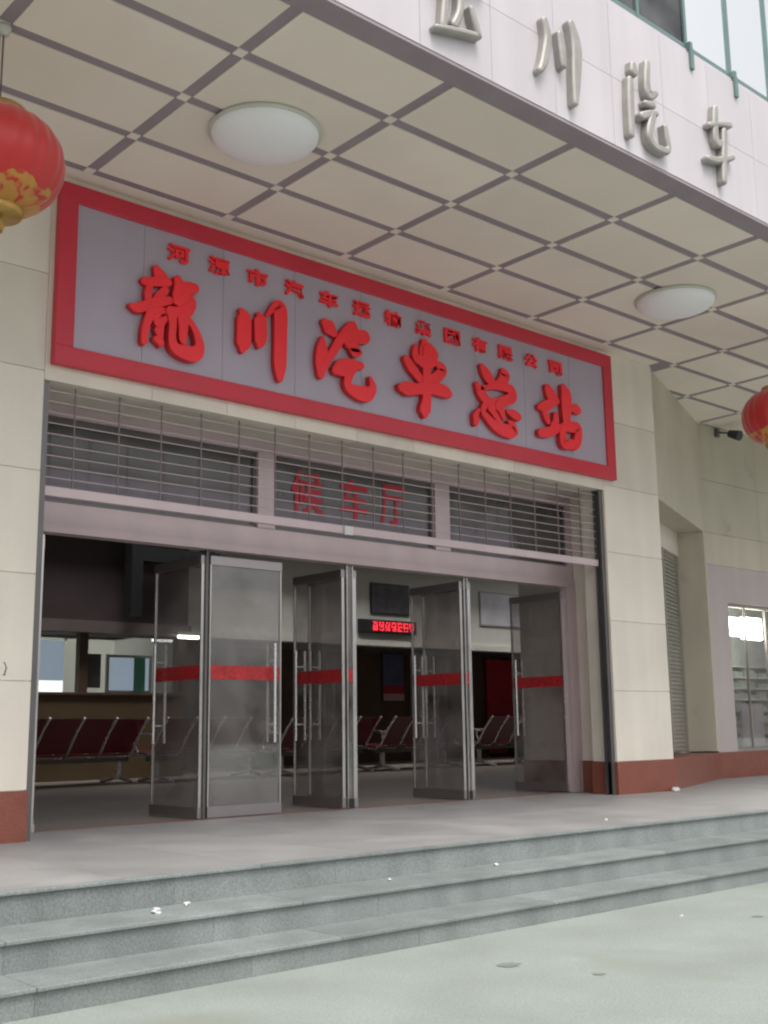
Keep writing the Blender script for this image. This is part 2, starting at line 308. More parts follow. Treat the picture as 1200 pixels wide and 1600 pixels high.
STROKES = {"long":[[[0.572,4.836,0.027],[0.608,4.78,0.05],[0.637,4.749,0.047]],[[0.459,4.69,0.03],[0.562,4.71,0.033],[0.687,4.736,0.034]],[[0.507,4.683,0.026],[0.496,4.591,0.03],[0.491,4.519,0.023]],[[0.661,4.651,0.03],[0.6,4.584,0.03],[0.567,4.518,0.033]],[[0.331,4.432,0.019],[0.392,4.425,0.036],[0.485,4.473,0.036],[0.587,4.523,0.04],[0.705,4.565,0.03]],[[0.554,4.464,0.043],[0.509,4.377,0.033],[0.471,4.248,0.029],[0.461,4.132,0.024]],[[0.555,4.426,0.036],[0.659,4.431,0.037],[0.627,4.315,0.023],[0.621,4.142,0.021]],[[0.571,4.372,0.026],[0.592,4.333,0.033]],[[0.58,4.266,0.02],[0.609,4.222,0.023]],[[0.569,4.181,0.02],[0.624,4.155,0.026]],[[0.778,4.779,0.031],[0.8,4.726,0.048],[0.816,4.684,0.061]],[[0.787,4.664,0.041],[0.872,4.718,0.048],[0.952,4.738,0.038]],[[0.786,4.722,0.031],[0.781,4.623,0.044],[0.797,4.575,0.041]],[[0.761,4.566,0.024],[0.853,4.615,0.038],[0.904,4.601,0.048],[0.919,4.559,0.038]],[[0.707,4.462,0.037],[0.806,4.473,0.041],[0.877,4.509,0.048],[0.912,4.563,0.038]],[[0.722,4.421,0.034],[0.731,4.339,0.03],[0.727,4.223,0.03],[0.757,4.139,0.04],[0.864,4.111,0.051],[0.971,4.127,0.055],[1.009,4.207,0.038],[0.982,4.305,0.029],[0.93,4.385,0.024],[0.871,4.423,0.031],[0.821,4.424,0.027]],[[0.828,4.426,0.041],[0.838,4.331,0.037],[0.833,4.233,0.03],[0.855,4.193,0.017]]]
,"chuan":[[[1.477,4.659,0.023],[1.506,4.6,0.059],[1.508,4.431,0.062],[1.502,4.332,0.058],[1.494,4.281,0.026]],[[1.67,4.667,0.021],[1.69,4.621,0.054],[1.697,4.474,0.055],[1.685,4.388,0.045],[1.676,4.359,0.021]],[[1.767,4.679,0.015],[1.825,4.754,0.024],[1.884,4.813,0.037],[1.924,4.761,0.061],[1.925,4.469,0.058],[1.92,4.217,0.055],[1.92,4.09,0.03]]]
,"qi":[[[2.471,4.773,0.035],[2.524,4.736,0.063],[2.577,4.691,0.038]],[[2.436,4.604,0.017],[2.432,4.498,0.051],[2.424,4.349,0.058],[2.416,4.224,0.034]],[[2.423,4.269,0.037],[2.507,4.403,0.034],[2.583,4.512,0.038],[2.661,4.635,0.039],[2.732,4.726,0.042],[2.811,4.808,0.043]],[[2.827,4.824,0.036],[2.826,4.747,0.068],[2.778,4.673,0.075]],[[2.731,4.682,0.042],[2.857,4.71,0.054],[2.977,4.73,0.058]],[[2.762,4.619,0.039],[2.84,4.586,0.053],[2.839,4.535,0.039],[2.911,4.55,0.025]],[[2.597,4.304,0.038],[2.667,4.355,0.056],[2.775,4.402,0.042],[2.925,4.414,0.032]],[[2.838,4.396,0.039],[2.774,4.296,0.037],[2.742,4.208,0.037],[2.773,4.152,0.044],[2.882,4.123,0.057],[2.993,4.131,0.064],[3.065,4.182,0.043],[3.074,4.241,0.032],[3.043,4.311,0.014]],[[2.651,4.315,0.049],[2.743,4.314,0.042]]]
,"che":[[[3.833,4.858,0.039],[3.846,4.782,0.077],[3.86,4.713,0.085]],[[3.697,4.786,0.024],[3.687,4.7,0.035],[3.717,4.653,0.042]],[[3.895,4.823,0.039],[3.965,4.759,0.043],[3.98,4.714,0.028]],[[3.553,4.619,0.034],[3.613,4.554,0.045],[3.689,4.487,0.041],[3.758,4.429,0.038]],[[3.732,4.65,0.038],[3.842,4.625,0.053],[3.955,4.678,0.039]],[[4.026,4.644,0.036],[4.082,4.601,0.046],[4.014,4.521,0.05],[3.916,4.454,0.049],[3.82,4.423,0.045]],[[3.846,4.782,0.046],[3.839,4.54,0.042],[3.834,4.36,0.045],[3.83,4.211,0.049],[3.804,4.1,0.059],[3.802,4.059,0.034]],[[3.47,4.291,0.037],[3.553,4.295,0.058],[3.708,4.319,0.048],[3.898,4.36,0.049],[4.042,4.37,0.057],[4.139,4.358,0.05],[4.171,4.346,0.032]]]
,"zong":[[[4.71,4.772,0.029],[4.774,4.7,0.055],[4.839,4.634,0.048],[4.896,4.59,0.037]],[[5.051,4.786,0.03],[5.083,4.737,0.06],[5.001,4.641,0.045],[4.93,4.591,0.037]],[[4.617,4.549,0.025],[4.665,4.486,0.051],[4.728,4.414,0.051],[4.818,4.37,0.047],[4.937,4.38,0.052],[5.095,4.451,0.049],[5.194,4.506,0.053],[5.18,4.583,0.045],[5.068,4.599,0.041],[4.93,4.585,0.033],[4.776,4.543,0.022],[4.691,4.515,0.025]],[[4.733,4.331,0.033],[4.696,4.252,0.029],[4.768,4.187,0.036],[4.875,4.122,0.047],[5.009,4.09,0.059],[5.147,4.088,0.06],[5.226,4.101,0.03],[5.186,4.167,0.034],[5.118,4.199,0.019]],[[4.63,4.259,0.014],[4.578,4.184,0.032],[4.584,4.138,0.039],[4.574,4.095,0.028]],[[4.953,4.358,0.052],[4.994,4.305,0.037],[5.025,4.237,0.026]],[[4.807,4.308,0.033],[4.88,4.249,0.033],[4.945,4.182,0.029]],[[5.089,4.315,0.019],[5.184,4.301,0.041],[5.27,4.28,0.038]]]
,"zhan":[[[5.827,4.729,0.044],[5.866,4.672,0.063],[5.932,4.613,0.063]],[[5.658,4.47,0.029],[5.761,4.5,0.051],[5.877,4.556,0.044],[5.984,4.599,0.03]],[[5.734,4.46,0.036],[5.771,4.374,0.036],[5.802,4.321,0.029]],[[5.938,4.426,0.029],[5.933,4.343,0.037],[5.884,4.265,0.04]],[[5.656,4.158,0.039],[5.768,4.182,0.047],[5.9,4.232,0.044],[5.998,4.278,0.037]],[[6.101,4.787,0.038],[6.14,4.705,0.072],[6.139,4.556,0.068],[6.131,4.436,0.056],[6.143,4.349,0.049]],[[6.228,4.548,0.026],[6.309,4.562,0.049],[6.363,4.548,0.038]],[[6.069,4.301,0.041],[6.194,4.316,0.052],[6.32,4.325,0.053],[6.342,4.257,0.049],[6.308,4.151,0.053],[6.267,4.086,0.034]],[[6.048,4.245,0.041],[6.042,4.156,0.044],[6.064,4.084,0.044],[6.18,4.102,0.048],[6.287,4.106,0.041]]]
,"f_qi":[[[3.187,6.287,0.048],[3.193,6.235,0.065]],[[3.128,6.13,0.043],[3.119,5.897,0.053],[3.109,5.627,0.042]],[[3.388,6.381,0.044],[3.366,6.19,0.053],[3.392,6.093,0.066],[3.489,6.137,0.036]],[[3.331,5.99,0.035],[3.435,6.009,0.044]],[[3.268,5.847,0.047],[3.385,5.91,0.044],[3.47,5.942,0.035]],[[3.415,5.901,0.053],[3.349,5.705,0.05],[3.409,5.628,0.045],[3.563,5.628,0.044],[3.619,5.667,0.036],[3.607,5.757,0.04],[3.587,5.864,0.027]]]
,"f_che":[[[4.426,6.345,0.045],[4.403,6.151,0.054],[4.416,6.006,0.054],[4.543,6.051,0.038]],[[4.309,6.145,0.034],[4.493,6.219,0.036],[4.654,6.267,0.043]],[[4.245,5.793,0.038],[4.423,5.835,0.044],[4.661,5.944,0.036]],[[4.545,6.159,0.048],[4.515,5.92,0.051],[4.482,5.647,0.041]]]
,"f_chuan":[[[2.052,6.212,0.043],[2.082,6.065,0.055],[2.021,5.849,0.046],[1.976,5.762,0.034]],[[2.224,6.17,0.036],[2.247,6.057,0.05],[2.256,5.912,0.04]],[[2.374,6.32,0.049],[2.427,6.145,0.074],[2.408,5.876,0.065],[2.382,5.634,0.036]]],
"f_long":[[[0.992,6.124,0.041],[0.971,5.936,0.045],[0.937,5.698,0.04]],[[0.871,5.653,0.028],[1.068,5.708,0.033],[1.3,5.761,0.032]],[[1.12,6.1,0.035],[1.107,5.879,0.041],[1.047,5.746,0.041]],[[1.222,5.947,0.028],[1.254,5.859,0.039],[1.287,5.772,0.032]],[[0.842,6.054,0.033],[1.13,6.152,0.042],[1.35,6.206,0.036]]]}

# ------------------------------------------------------------------ setting
ZG = -0.457
def struct(o): o['kind'] = 'structure'; return o
g = MB(); g.box(-60, 80, -70, -4.06, ZG-0.3, ZG); struct(g.build('forecourt_ground', 'concrete'))
g = MB()
xs = [-9+0.9*i for i in range(36)]
for i, x in enumerate(xs):
    for j, (ya, yb) in enumerate(((-3.24, -2.44), (-2.44, -1.64), (-1.64, -0.84), (-0.84, 0.02))):
        g.box(x+0.0015, x+0.8985, ya+0.0015, yb-0.0015, -0.12, 0)
g.box(-9, 23.4, -3.2, 0.02, -0.3, -0.012)
g.box(6.94, 23.4, 0.021, 1.0, -0.3, -0.001)
struct(g.build('porch_floor', 'granite_paving'))
g = MB(); g.box(-3, 26, 1.0, 14.5, -0.3, -0.006); g.box(-3, 6.93, 0.16, 1.0, -0.3, -0.006)
for i in range(34):
    for j in range(18):
        if j < 1 and i > 11: continue
        g.box(-3+0.8*i+0.001, -3+0.8*i+0.799, 0.16+0.8*j, 0.16+0.8*j+0.798, -0.1, 0)
struct(g.build('hall_floor', 'hall_floor'))
o = MB(); o.box(-0.38, 6.93, 0.022, 0.158, -0.1, 0.004); struct(o.build('door_threshold', 'threshold'))

# entrance steps
steps = thing('entrance_steps', 'three long speckled grey granite steps leading up to the porch', 'steps', (5, -3.7, ZG))
inv = Vector((5, -3.7, ZG))
def rel(o, root): o.parent = root; o.location = Vector(o.location) - root.location; return o
for (ya, yb, zb, zt) in ((-3.27, -3.2, -0.173, 0.0), (-3.69, -3.27, -0.327, -0.173), (-4.057, -3.69, -0.457, -0.327)):
    g = MB(); k = 0
    x = -9.0
    while x < 23:
        w = 1.8
        yb2 = yb if zt < -0.01 else -3.2385
        g.box(x+0.0015, x+w-0.0015, ya-0.022, yb2, zt-0.022, zt, bev=0.005)
        x += w
    x = -9.0
    while x < 23:
        g.box(x+0.001, x+1.2-0.001, ya, yb+0.02, zb-0.05, zt-0.0225)
        x += 1.2
    rel(g.build('step', 'granite_step'), steps)

# ------------------------------------------------------------------ the station building
bus = thing('bus_station', 'cream stone bus station front with a deep coffered porch and glass doors', 'building', (3.3, 0, 0))
def part(o, parent=None): return rel(o, bus) if parent is None else o
YF = -0.72
def pillar(x0, x1, yb, name='pillar', y0=YF):
    g = MB()
    zs = [0.38, 1.21, 2.05, 2.89, 3.73, 4.57, 5.478]
    for a, b2 in zip(zs[:-1], zs[1:]): g.box(x0, x1, y0, yb, a+0.0035, b2-0.0035)
    g.box(x0+0.01, x1-0.01, y0+0.012, yb-0.01, 0.3, 5.5)
    p = part(g.build(name, 'cream_stone'))
    b = MB(); b.box(x0-0.012, x1+0.012, y0-(0.012 if y0 == YF else -0.011), yb+0.01, 0.001, 0.377); q = b.build('plinth', 'red_granite'); q.parent = p
    return p
pl = pillar(-4.4, -0.38, 0.3); 
pr_ = pillar(6.93, 8.06, -0.36); pb_ = pillar(7.16, 8.05, 0.95, y0=-0.3585)
# scribbled dark marks on the left pillar
g = MB()
for (x, z, r, a0, a1) in ((-0.62, 1.30, 0.055, -1.2, 1.2), (-0.70, 1.29, 0.03, -1.0, 1.4), (-0.57, 1.27, 0.04, 1.9, 3.6)):
    pts = [(x+r*math.cos(a0+(a1-a0)*k/8)*0.6, YF-0.0015, z+r*math.sin(a0+(a1-a0)*k/8)) for k in range(9)]
    g = MB(); g.tube(pts, 0.004, 5); q = g.build('scuff_mark', 'dark_steel'); q.parent = pl
# lintel wall over the opening, carrying the sign
g = MB()
x = -0.378
seams = [-0.378, 0.62, 1.40, 2.18, 2.96, 3.74, 4.52, 5.30, 6.08, 6.928]
for a, b2 in zip(seams[:-1], seams[1:]): g.box(a+0.002, b2-0.002, YF, -0.5, 3.66, 5.478)
g.box(-0.37, 6.92, -0.5, 0.16, 3.69, 5.5); g.box(6.92, 7.155, -0.355, 0.16, 3.69, 5.5)
part(g.build('lintel', 'cream_stone'))
# side faces behind the pillars and wall above the transoms
g = MB(); g.box(-0.378, 7.158, 0.0, 0.14, 3.58, 3.688); g.box(-0.378, -0.16, 0.0, 0.14, 2.53, 3.58); 
part(g.build('transom_head', 'mauve_steel'))
g = MB()
g.box(-0.378, 7.158, 0.0, 0.13, 2.53, 2.80)                # header beam above the doors
g.box(-0.378, 7.158, -0.02, 0.0, 2.53, 2.60)
part(g.build('door_header', 'mauve_steel'))
for (a, b2) in ((-0.378, -0.02), (6.985, 7.158)): part(box('door_jamb', 'mauve_steel', a, b2, -0.02, 0.13, 0.006, 2.528))
for (x0, x1) in ((2.25, 2.46), (4.72, 4.95)):
    g = MB(); g.box(x0, x1, -0.012, 0.13, 2.802, 3.578); part(g.build('mullion', 'mauve_steel'))
g = MB(); g.box(7.05, 7.158, 0.0, 0.13, 2.802, 3.578); part(g.build('mullion', 'mauve_steel'))
wins = []
for k, (x0, x1) in enumerate(((-0.158, 2.248), (2.462, 4.718), (4.952, 7.048))):
    g = MB()
    for (a, b2, c2, d) in ((x0, x1, 2.802, 2.83), (x0, x1, 3.52, 3.576), (x0, x0+0.03, 2.83, 3.52), (x1-0.03, x1, 2.83, 3.52)): g.box(a, b2, 0.03, 0.10, c2, d)
    w = part(g.build('transom_window', 'dark_steel')); wins.append(w)
    p = MB(); p.box(x0+0.03, x1-0.03, 0.06, 0.068, 2.83, 3.52); q = p.build('window_pane', 'transom_glass'); q.parent = w
    if k == 1:
        for ch, xc, wd in (('候', 2.92, 0.42), ('车', 3.56, 0.40), ('厅', 4.12, 0.36)):
            t = text_mesh('window_lettering', ch, 0.5, 0.008, 0.002, 'window_red', None, wd, 0.46)
            t.location = (xc, 0.052, 3.25); t.parent = w
# rolling grille, let down over the transom
gr = thing('roller_grille', 'half-lowered steel roller grille of thin rods hanging under the sign', 'grille', (3.28, -0.62, 2.71))
g = MB(); g.box(-0.31, 6.86, -0.64, -0.60, 2.712, 2.795, bev=0.006); rel(g.build('bottom_bar', 'mauve_steel'), gr)
g = MB()
for k in range(9): g.tube([(-0.31, -0.62, 2.87+0.092*k), (6.86, -0.62, 2.87+0.092*k)], 0.0045, 6)
rel(g.build('grille_rods', 'mauve_steel'), gr)
g = MB()
for k in range(17):
    x = -0.05+0.4135*k
    g.box(x-0.0045, x+0.0045, -0.627, -0.613, 2.796, 3.72)
rel(g.build('grille_links', 'link_steel'), gr)
for x in (-0.378, 6.868):
    g = MB(); 
    for (a, b2, c2, d) in ((0, 0.06, -0.69, -0.672), (0, 0.06, -0.60, -0.582)): g.box(x+a, x+b2, c2, d, 0.0, 3.655)
    g.box(x+(0.0 if x < 0 else 0.05), x+(0.01 if x < 0 else 0.06), -0.672, -0.60, 0, 3.655)
    rel(g.build('guide_rail', 'dark_steel'), gr)
g = MB(); g.box(2.84, 2.95, -0.665, -0.64, 2.70, 2.79, bev=0.006); rel(g.build('lock_box', 'paper'), gr)

# glass doors: every leaf is one part with rails, stile trims, pane, stripe and pull handles
def door_leaf(hx, hy, ang, sgn):
    """leaf hinged at hx; local x runs from the hinge to the free edge; sgn = which way along x when shut"""
    W = 0.855
    p = MB(); p.box(0.012, W-0.012, -0.006, 0.006, 0.11, 2.39); root = p.build('glass_door', 'door_glass')
    root.location = (hx, hy, 0); root.rotation_euler = (0, 0, ang)
    f = MB(); f.box(0.0, W, -0.024, 0.024, 0.012, 0.11); a = f.build('bottom_rail', 'door_rail'); a.parent = root
    f = MB(); f.box(0.0, W, -0.024, 0.024, 2.39, 2.475); a = f.build('top_rail', 'door_rail'); a.parent = root
    f = MB(); f.box(0.0, 0.014, -0.018, 0.018, 0.11, 2.39); f.box(W-0.014, W, -0.014, 0.014, 0.11, 2.39); a = f.build('edge_trim', 'bright_steel'); a.parent = root
    f = MB(); f.box(0.03, W-0.02, -0.0085, -0.0075, 1.292, 1.425); f.box(0.03, W-0.02, 0.0075, 0.0085, 1.292, 1.425); a = f.build('warning_stripe', 'stripe_red'); a.parent = root
    f = MB()
    for y in (-0.062, 0.062): f.tube([(W-0.11, y, 0.69), (W-0.11, y, 1.655)], 0.0155, 10)
    for z in (0.86, 1.48): f.tube([(W-0.11, -0.062, z), (W-0.11, 0.062, z)], 0.009, 8)
    a = f.build('pull_handle', 'chrome'); a.parent = root
    return rel(root, bus)
door_leaf(0.02, 0.06, R(88), 1)
door_leaf(1.665, 0.06, R(91), -1)
door_leaf(1.735, 0.06, R(0.5), 1)
door_leaf(3.40, 0.06, R(90), -1)
door_leaf(3.56, 0.06, R(87), 1)
door_leaf(5.165, 0.06, R(89.5), -1)
door_leaf(5.30, 0.06, R(86), 1)
door_leaf(6.965, 0.06, R(91), -1)
for x0, x1 in ((3.435, 3.525), (5.20, 5.265)):
    p = MB(); p.box(x0+0.012, x1-0.012, 0.055, 0.063, 0.06, 2.52); s = p.build('sidelight', 'door_glass')
    f = MB(); f.box(x0, x0+0.012, 0.04, 0.078, 0.006, 2.527); f.box(x1-0.012, x1, 0.04, 0.078, 0.006, 2.527); a = f.build('sidelight_frame', 'bright_steel'); a.parent = s
    f = MB(); f.box(x0+0.012, x1-0.012, 0.03, 0.088, 0.006, 0.10); a = f.build('floor_spring', 'black_plastic'); a.parent = s
    f = MB(); f.box(x0+0.012, x1-0.012, 0.0525, 0.0535, 1.292, 1.425); a = f.build('warning_stripe', 'stripe_red'); a.parent = s
    rel(s, bus)
f = MB(); f.box(1.688, 1.712, 0.04, 0.08, 0.006, 2.527); rel(f.build('door_post', 'dark_steel'), bus)
f = MB(); f.box(0.0, 0.02, -0.02, 0.02, 0.02, 2.5); f.box(-0.005, 0.03, -0.03, 0.03, 0.004, 0.07)
o = f.build('door_post', 'bright_steel', loc=(-0.015, 0.0, 0)); rel(o, bus)

# ------------------------------------------------------------------ porch ceiling
X0, DX, Y0, DY, ZC, GW = -0.155, 1.4025, -0.94, 0.7505, 5.478, 0.102
g = MB()
g.box(-8.0, 16.4, -4.05, 3.0, ZC+0.0095, ZC+0.05, 1)
xe = [X0+DX*i for i in range(-6, 13)]
ye = [Y0-DY*j for j in range(-4, 5)]      # from the back of the recess to the fascia
for i in range(len(xe)-1):
    for j in range(len(ye)-1):
        ya, yb = ye[j+1]+GW/2, ye[j]-GW/2
        if yb > YF and xe[i] < 7.0: continue
        if j == 7: ya = -3.85
        x0, x1 = xe[i]+GW/2, xe[i+1]-GW/2
        c = 0.0
        g.box(x0, x1, ya, yb, ZC, ZC+0.009)
for x in xe:
    for y in ye:
        if y > YF and x < 8: continue
        if y < -3.8: continue
        h = GW*0.40; g.box(x-h, x+h, y-h, y+h, ZC+0.001, ZC+0.009)
g.box(-8.0, 8.0, Y0+GW/2, YF+0.01, ZC, ZC+0.009)              # plain border along the sign
part(g.build('porch_ceiling', ['ceiling_cream', 'ceiling_groove']))
# fascia: marble slabs in two courses, with a dark drip edge underneath
g = MB()
k = 0; x = -8.0 + 0.0
while x < 16:
    for (a, b2) in ((5.50, 6.12), (6.12, 6.82)): g.box(x+0.002, x+0.728, -4.06, -3.98, a+0.002, b2-0.002)
    x += 0.73
g.box(-8, 16.4, -3.98, -3.86, 5.5, 6.82)
fas = part(g.build('fascia', 'white_marble'))
g = MB(); g.box(-8, 16.4, -4.055, -3.86, ZC-0.004, 5.499); q = g.build('drip_edge', 'ceiling_groove'); q.parent = fas; q.location = (-fas.location.x, 0, 0) if False else (0, 0, 0)
g = MB(); g.box(-8, 16.4, -4.045, 3.2, 6.825, 6.86); q = g.build('coping', 'white_marble'); q.parent = fas
g = MB(); g.box(-8, 16.4, -3.86, 4.3, 5.56, 5.7); g.box(-8, 16.4, 4.2, 4.3, 4.51, 9.79)
part(g.build('floor_slab', 'hall_ceiling'))
# upper storey: reflective glazing in slim teal frames
uw = MB()
mul = [-7.56+0.7325*i for i in range(34)]
for x in mul:
    uw.box(x-0.02, x+0.02, -4.03, -3.985, 6.87, 9.8)
    if x > 3.9: uw.box(x-0.025, x+0.025, -4.085, -4.061, 6.66, 6.87); uw.box(x-0.02, x+0.02, -4.08, -4.031, 6.87, 6.93)
uw.box(-8, 16.3, -4.025, -3.985, 6.862, 6.93); uw.box(-8, 16.3, -4.025, -3.985, 8.6, 8.66)
uwo = part(uw.build('upper_window', 'teal_metal'))
a_, b_ = [], []
for i in range(len(mul)-1):
    x0, x1 = mul[i]+0.02, mul[i+1]-0.02
    dark = x1 < 4.3  # darker tinted panes stand in for a dark reflection in the glazing
    p = MB(); p.box(x0, x1, -4.012, -4.004, 6.93, 8.6); q = p.build('window_pane', 'teal_glass' if dark else 'mirror_glass'); q.parent = uwo
    p = MB(); p.box(x0, x1, -4.012, -4.004, 8.66, 9.8); q = p.build('window_pane', 'teal_glass' if dark else 'mirror_glass'); q.parent = uwo
g = MB(); g.box(-8, 16.4, -3.6, -3.5, 6.87, 9.8); g.box(-8, 16.4, -3.93, 4.3, 9.8, 10.0); part(g.build('roof', 'roof_grey'))  # roof stops short of the hall so sky light reaches it

# ------------------------------------------------------------------ right wing
A = Vector((8.03, -0.70)); B = Vector((11.05, 0.55)); AL = (B-A).length; aa = math.atan2(B.y-A.y, B.x-A.x)
TA = Matrix.Translation((A.x, A.y, 0)) @ Matrix.Rotation(aa, 4, 'Z')
WT, WB = 3.72, 0.40
g = MB(); g.T = TA
g.box(0.01, AL, 0.0, 0.9, WT, 5.5); g.box(AL-0.12, AL, 0.0, 0.9, WB, WT); g.box(0, AL, 0.52, 0.9, WB, WT-0.0)
g.T = None
for a, b2 in ((3.23, 3.73), (3.73, 4.57), (4.57, 5.5)):
    x = 11.05
    while x < 20: g.box(x+0.002, x+1.598, 0.55, 0.9, a+0.003, b2-0.003); x += 1.6
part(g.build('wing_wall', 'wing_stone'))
g = MB(); g.T = TA; g.box(0.02, AL-0.12, 0.40, 0.52, 3.36, WT); part(g.build('window_lintel', 'cream_stone'))
g = MB(); g.T = TA; g.box(0.01, AL+0.02, -0.012, 0.9, 0.001, WB-0.02); g.T = None; g.box(11.04, 20, 0.538, 0.9, 0.001, 0.38)
part(g.build('plinth', 'red_granite'))
g = MB(); g.T = TA
for k in range(49): 
    z = WB+0.02+0.0597*k
    g.add([(0.02, 0.44, z), (AL-0.125, 0.44, z), (AL-0.125, 0.44, z+0.038), (0.02, 0.44, z+0.038), (0.02, 0.452, z+0.057), (AL-0.125, 0.452, z+0.057)], [(0,1,2,3), (3,2,5,4)])
for x in (1.0, 2.1, 3.08): g.box(x, x+0.06, 0.41, 0.455, WB, 3.36)
sw = part(g.build('shutter_window', 'louvre'))
g = MB()
g.box(11.05, 11.57, 0.55, 0.8, 0.381, 3.229); g.box(11.57, 16.0, 0.55, 0.8, 2.66, 3.229); g.box(16.0, 20, 0.55, 0.8, 0.381, 3.229)
part(g.build('wing_panelling', 'wall_pink'))
g = MB()
for (a, b2, c2, d) in ((11.57, 16, 0.381, 0.42), (11.57, 16, 2.61, 2.66)): g.box(a, b2, 0.60, 0.68, c2, d)
for x in (11.57, 12.14, 12.75, 13.4, 14.1, 14.8, 15.96): g.box(x, x+0.018, 0.62, 0.66, 0.42, 2.61)
sh = part(g.build('shop_window', 'louvre'))
for xa, xb in ((11.60, 12.14), (12.17, 12.75), (12.78, 13.4), (13.43, 14.1), (14.13, 14.8), (14.83, 15.96)):
    p = MB(); p.box(xa, xb, 0.635, 0.643, 0.42, 2.61); q = p.build('window_pane', 'door_glass'); q.parent = sh
g = MB(); g.box(11.3, 18, 2.6, 2.75, 0.0, 3.3); g.box(11.3, 18, 0.9, 2.6, 3.2, 3.3); g.box(11.25, 11.35, 0.9, 2.7, 0, 3.3); g.box(17.9, 18, 0.9, 2.7, 0, 3.3)
part(g.build('shop_wall', 'hall_wall'))
g = MB(); g.box(11.3, 18, 0.9, 2.6, -0.05, 0.0); part(g.build('shop_floor', 'hall_floor'))
# shelves of goods in the shop window
rk = thing('display_rack', 'rack of stacked greenish goods behind the lit shop window', 'rack', (12.7, 1.25, 0))
g = MB()
for z in (0.45, 0.63, 0.81, 0.99, 1.17, 1.35, 1.53, 1.71): g.box(11.45, 14.4, 1.1, 1.45, z, z+0.025)
for x in (11.45, 14.37): g.box(x, x+0.03, 1.1, 1.45, 0, 1.7)
rel(g.build('shelf', 'hall_wall'), rk)
g = MB(); g.box(11.4, 14.6, 1.47, 1.5, 0.0, 3.19); rel(g.build('back_panel', 'shop_back'), rk)
g = MB()
for z in (0.475, 0.655, 0.835, 1.015, 1.195, 1.375, 1.555):
    x = 11.66
    while x < 14.05:
        w = random.uniform(0.12, 0.34); h = random.uniform(0.07, 0.13)
        g.box(x, x+w-0.015, 1.12+random.uniform(0, .05), 1.40, z, z+h)
        x += w
rel(g.build('goods', 'goods'), rk)
o = box('notice_board', 'poster_pale', 12.02, 12.66, 0.72, 0.75, 0.44, 1.11)
tag(o, 'pale blank notice board leaning inside the shop window bottom', 'board')
for k, (x0, x1, za, zb, lab) in enumerate(((11.84, 12.30, 2.18, 2.48, 'glaring white lamp box, the left one in the shop window'), (12.36, 12.95, 2.14, 2.50, 'glaring white lamp box, the right one in the shop window'))):
    g = MB(); g.box(x0, x1, 0.80, 0.86, za, zb, bev=0.02); l = g.build('window_lamp', 'shop_light'); tag(l, lab, 'lamp', 'lamps in the shop window')
    h = MB(); h.box(x0+0.05, x1-0.05, 0.86, 0.91, za+0.04, zb-0.04); h.tube([((x0+x1)/2, 0.9, zb-0.05), ((x0+x1)/2, 0.9, 3.2)], 0.01, 6); q = h.build('lamp_bracket', 'dark_steel'); q.parent = l
o = thing('spotlight', 'small dark spotlight fixed high on the right wing wall', 'spotlight', (11.55, 0.45, 5.40))
g = MB(); g.tube([(11.55, 0.30, 5.33), (11.55, 0.12, 5.26)], [0.06, 0.085], 14); rel(g.build('lamp_head', 'black_plastic'), o)
g = MB(); g.box(11.51, 11.59, 0.5, 0.549, 5.32, 5.46); g.tube([(11.55, 0.5, 5.39), (11.55, 0.30, 5.34)], 0.015, 8); rel(g.build('bracket', 'dark_steel'), o)

# ------------------------------------------------------------------ the big sign
sg = thing('station_sign', 'wide grey sign board with crimson border and big red brush-written characters', 'sign', (3.39, -0.75, 3.78))
SX0, SX1, SZ0, SZ1 = -0.335, 7.105, 3.79, 5.40
g = MB(); bs = [SX0+0.14, 0.475, 1.305, 2.135, 2.975, 3.81, 4.64, 5.46, 6.28, SX1-0.14]
for a, b2 in zip(bs[:-1], bs[1:]): g.box(a+0.0025, b2-0.0015, -0.775, -0.73, SZ0+0.14, SZ1-0.14)
g.box(SX0+0.1, SX1-0.1, -0.765, -0.725, SZ0+0.1, SZ1-0.1)
rel(g.build('sign_board', 'sign_panel'), sg)
g = MB()
fw = 0.165
g.box(SX0, SX1, -0.80, -0.722, SZ1-fw, SZ1, bev=0.006); g.box(SX0, SX1, -0.80, -0.722, SZ0, SZ0+fw, bev=0.006)
g.box(SX0, SX0+fw, -0.799, -0.722, SZ0+fw, SZ1-fw, bev=0.004); g.box(SX1-fw, SX1, -0.799, -0.722, SZ0+fw, SZ1-fw, bev=0.004)
rel(g.build('sign_border', 'sign_frame'), sg)
for key in ('long', 'chuan', 'qi', 'che', 'zong', 'zhan'):
    g = MB(); brush(g, STROKES[key], -0.778, 0.055, fat=1.3); rel(g.build('character', ['letter_red', 'letter_side']), sg)
for i, ch in enumerate('河源市汽车运输集团有限公司'):
    x = 0.81+i*0.4333; w = 0.265-0.0
    t = text_mesh('small_character', ch, 0.25, 0.0085, 0.014, 'letter_red', None, 0.235, 0.165)
    t.location = (x, -0.792, 5.05-0.0022*i); rel(t, sg)
# steel characters on the fascia
fl = thing('fascia_lettering', 'row of raised steel brush-written characters on the white marble fascia', 'sign', (3.0, -4.07, 5.7))
for key in ('f_long', 'f_chuan', 'f_qi', 'f_che'):
    g = MB(); brush(g, STROKES[key], -4.062, 0.07, 0.010, fat=0.80); rel(g.build('character', ['lettering_metal', 'lettering_metal']), fl)

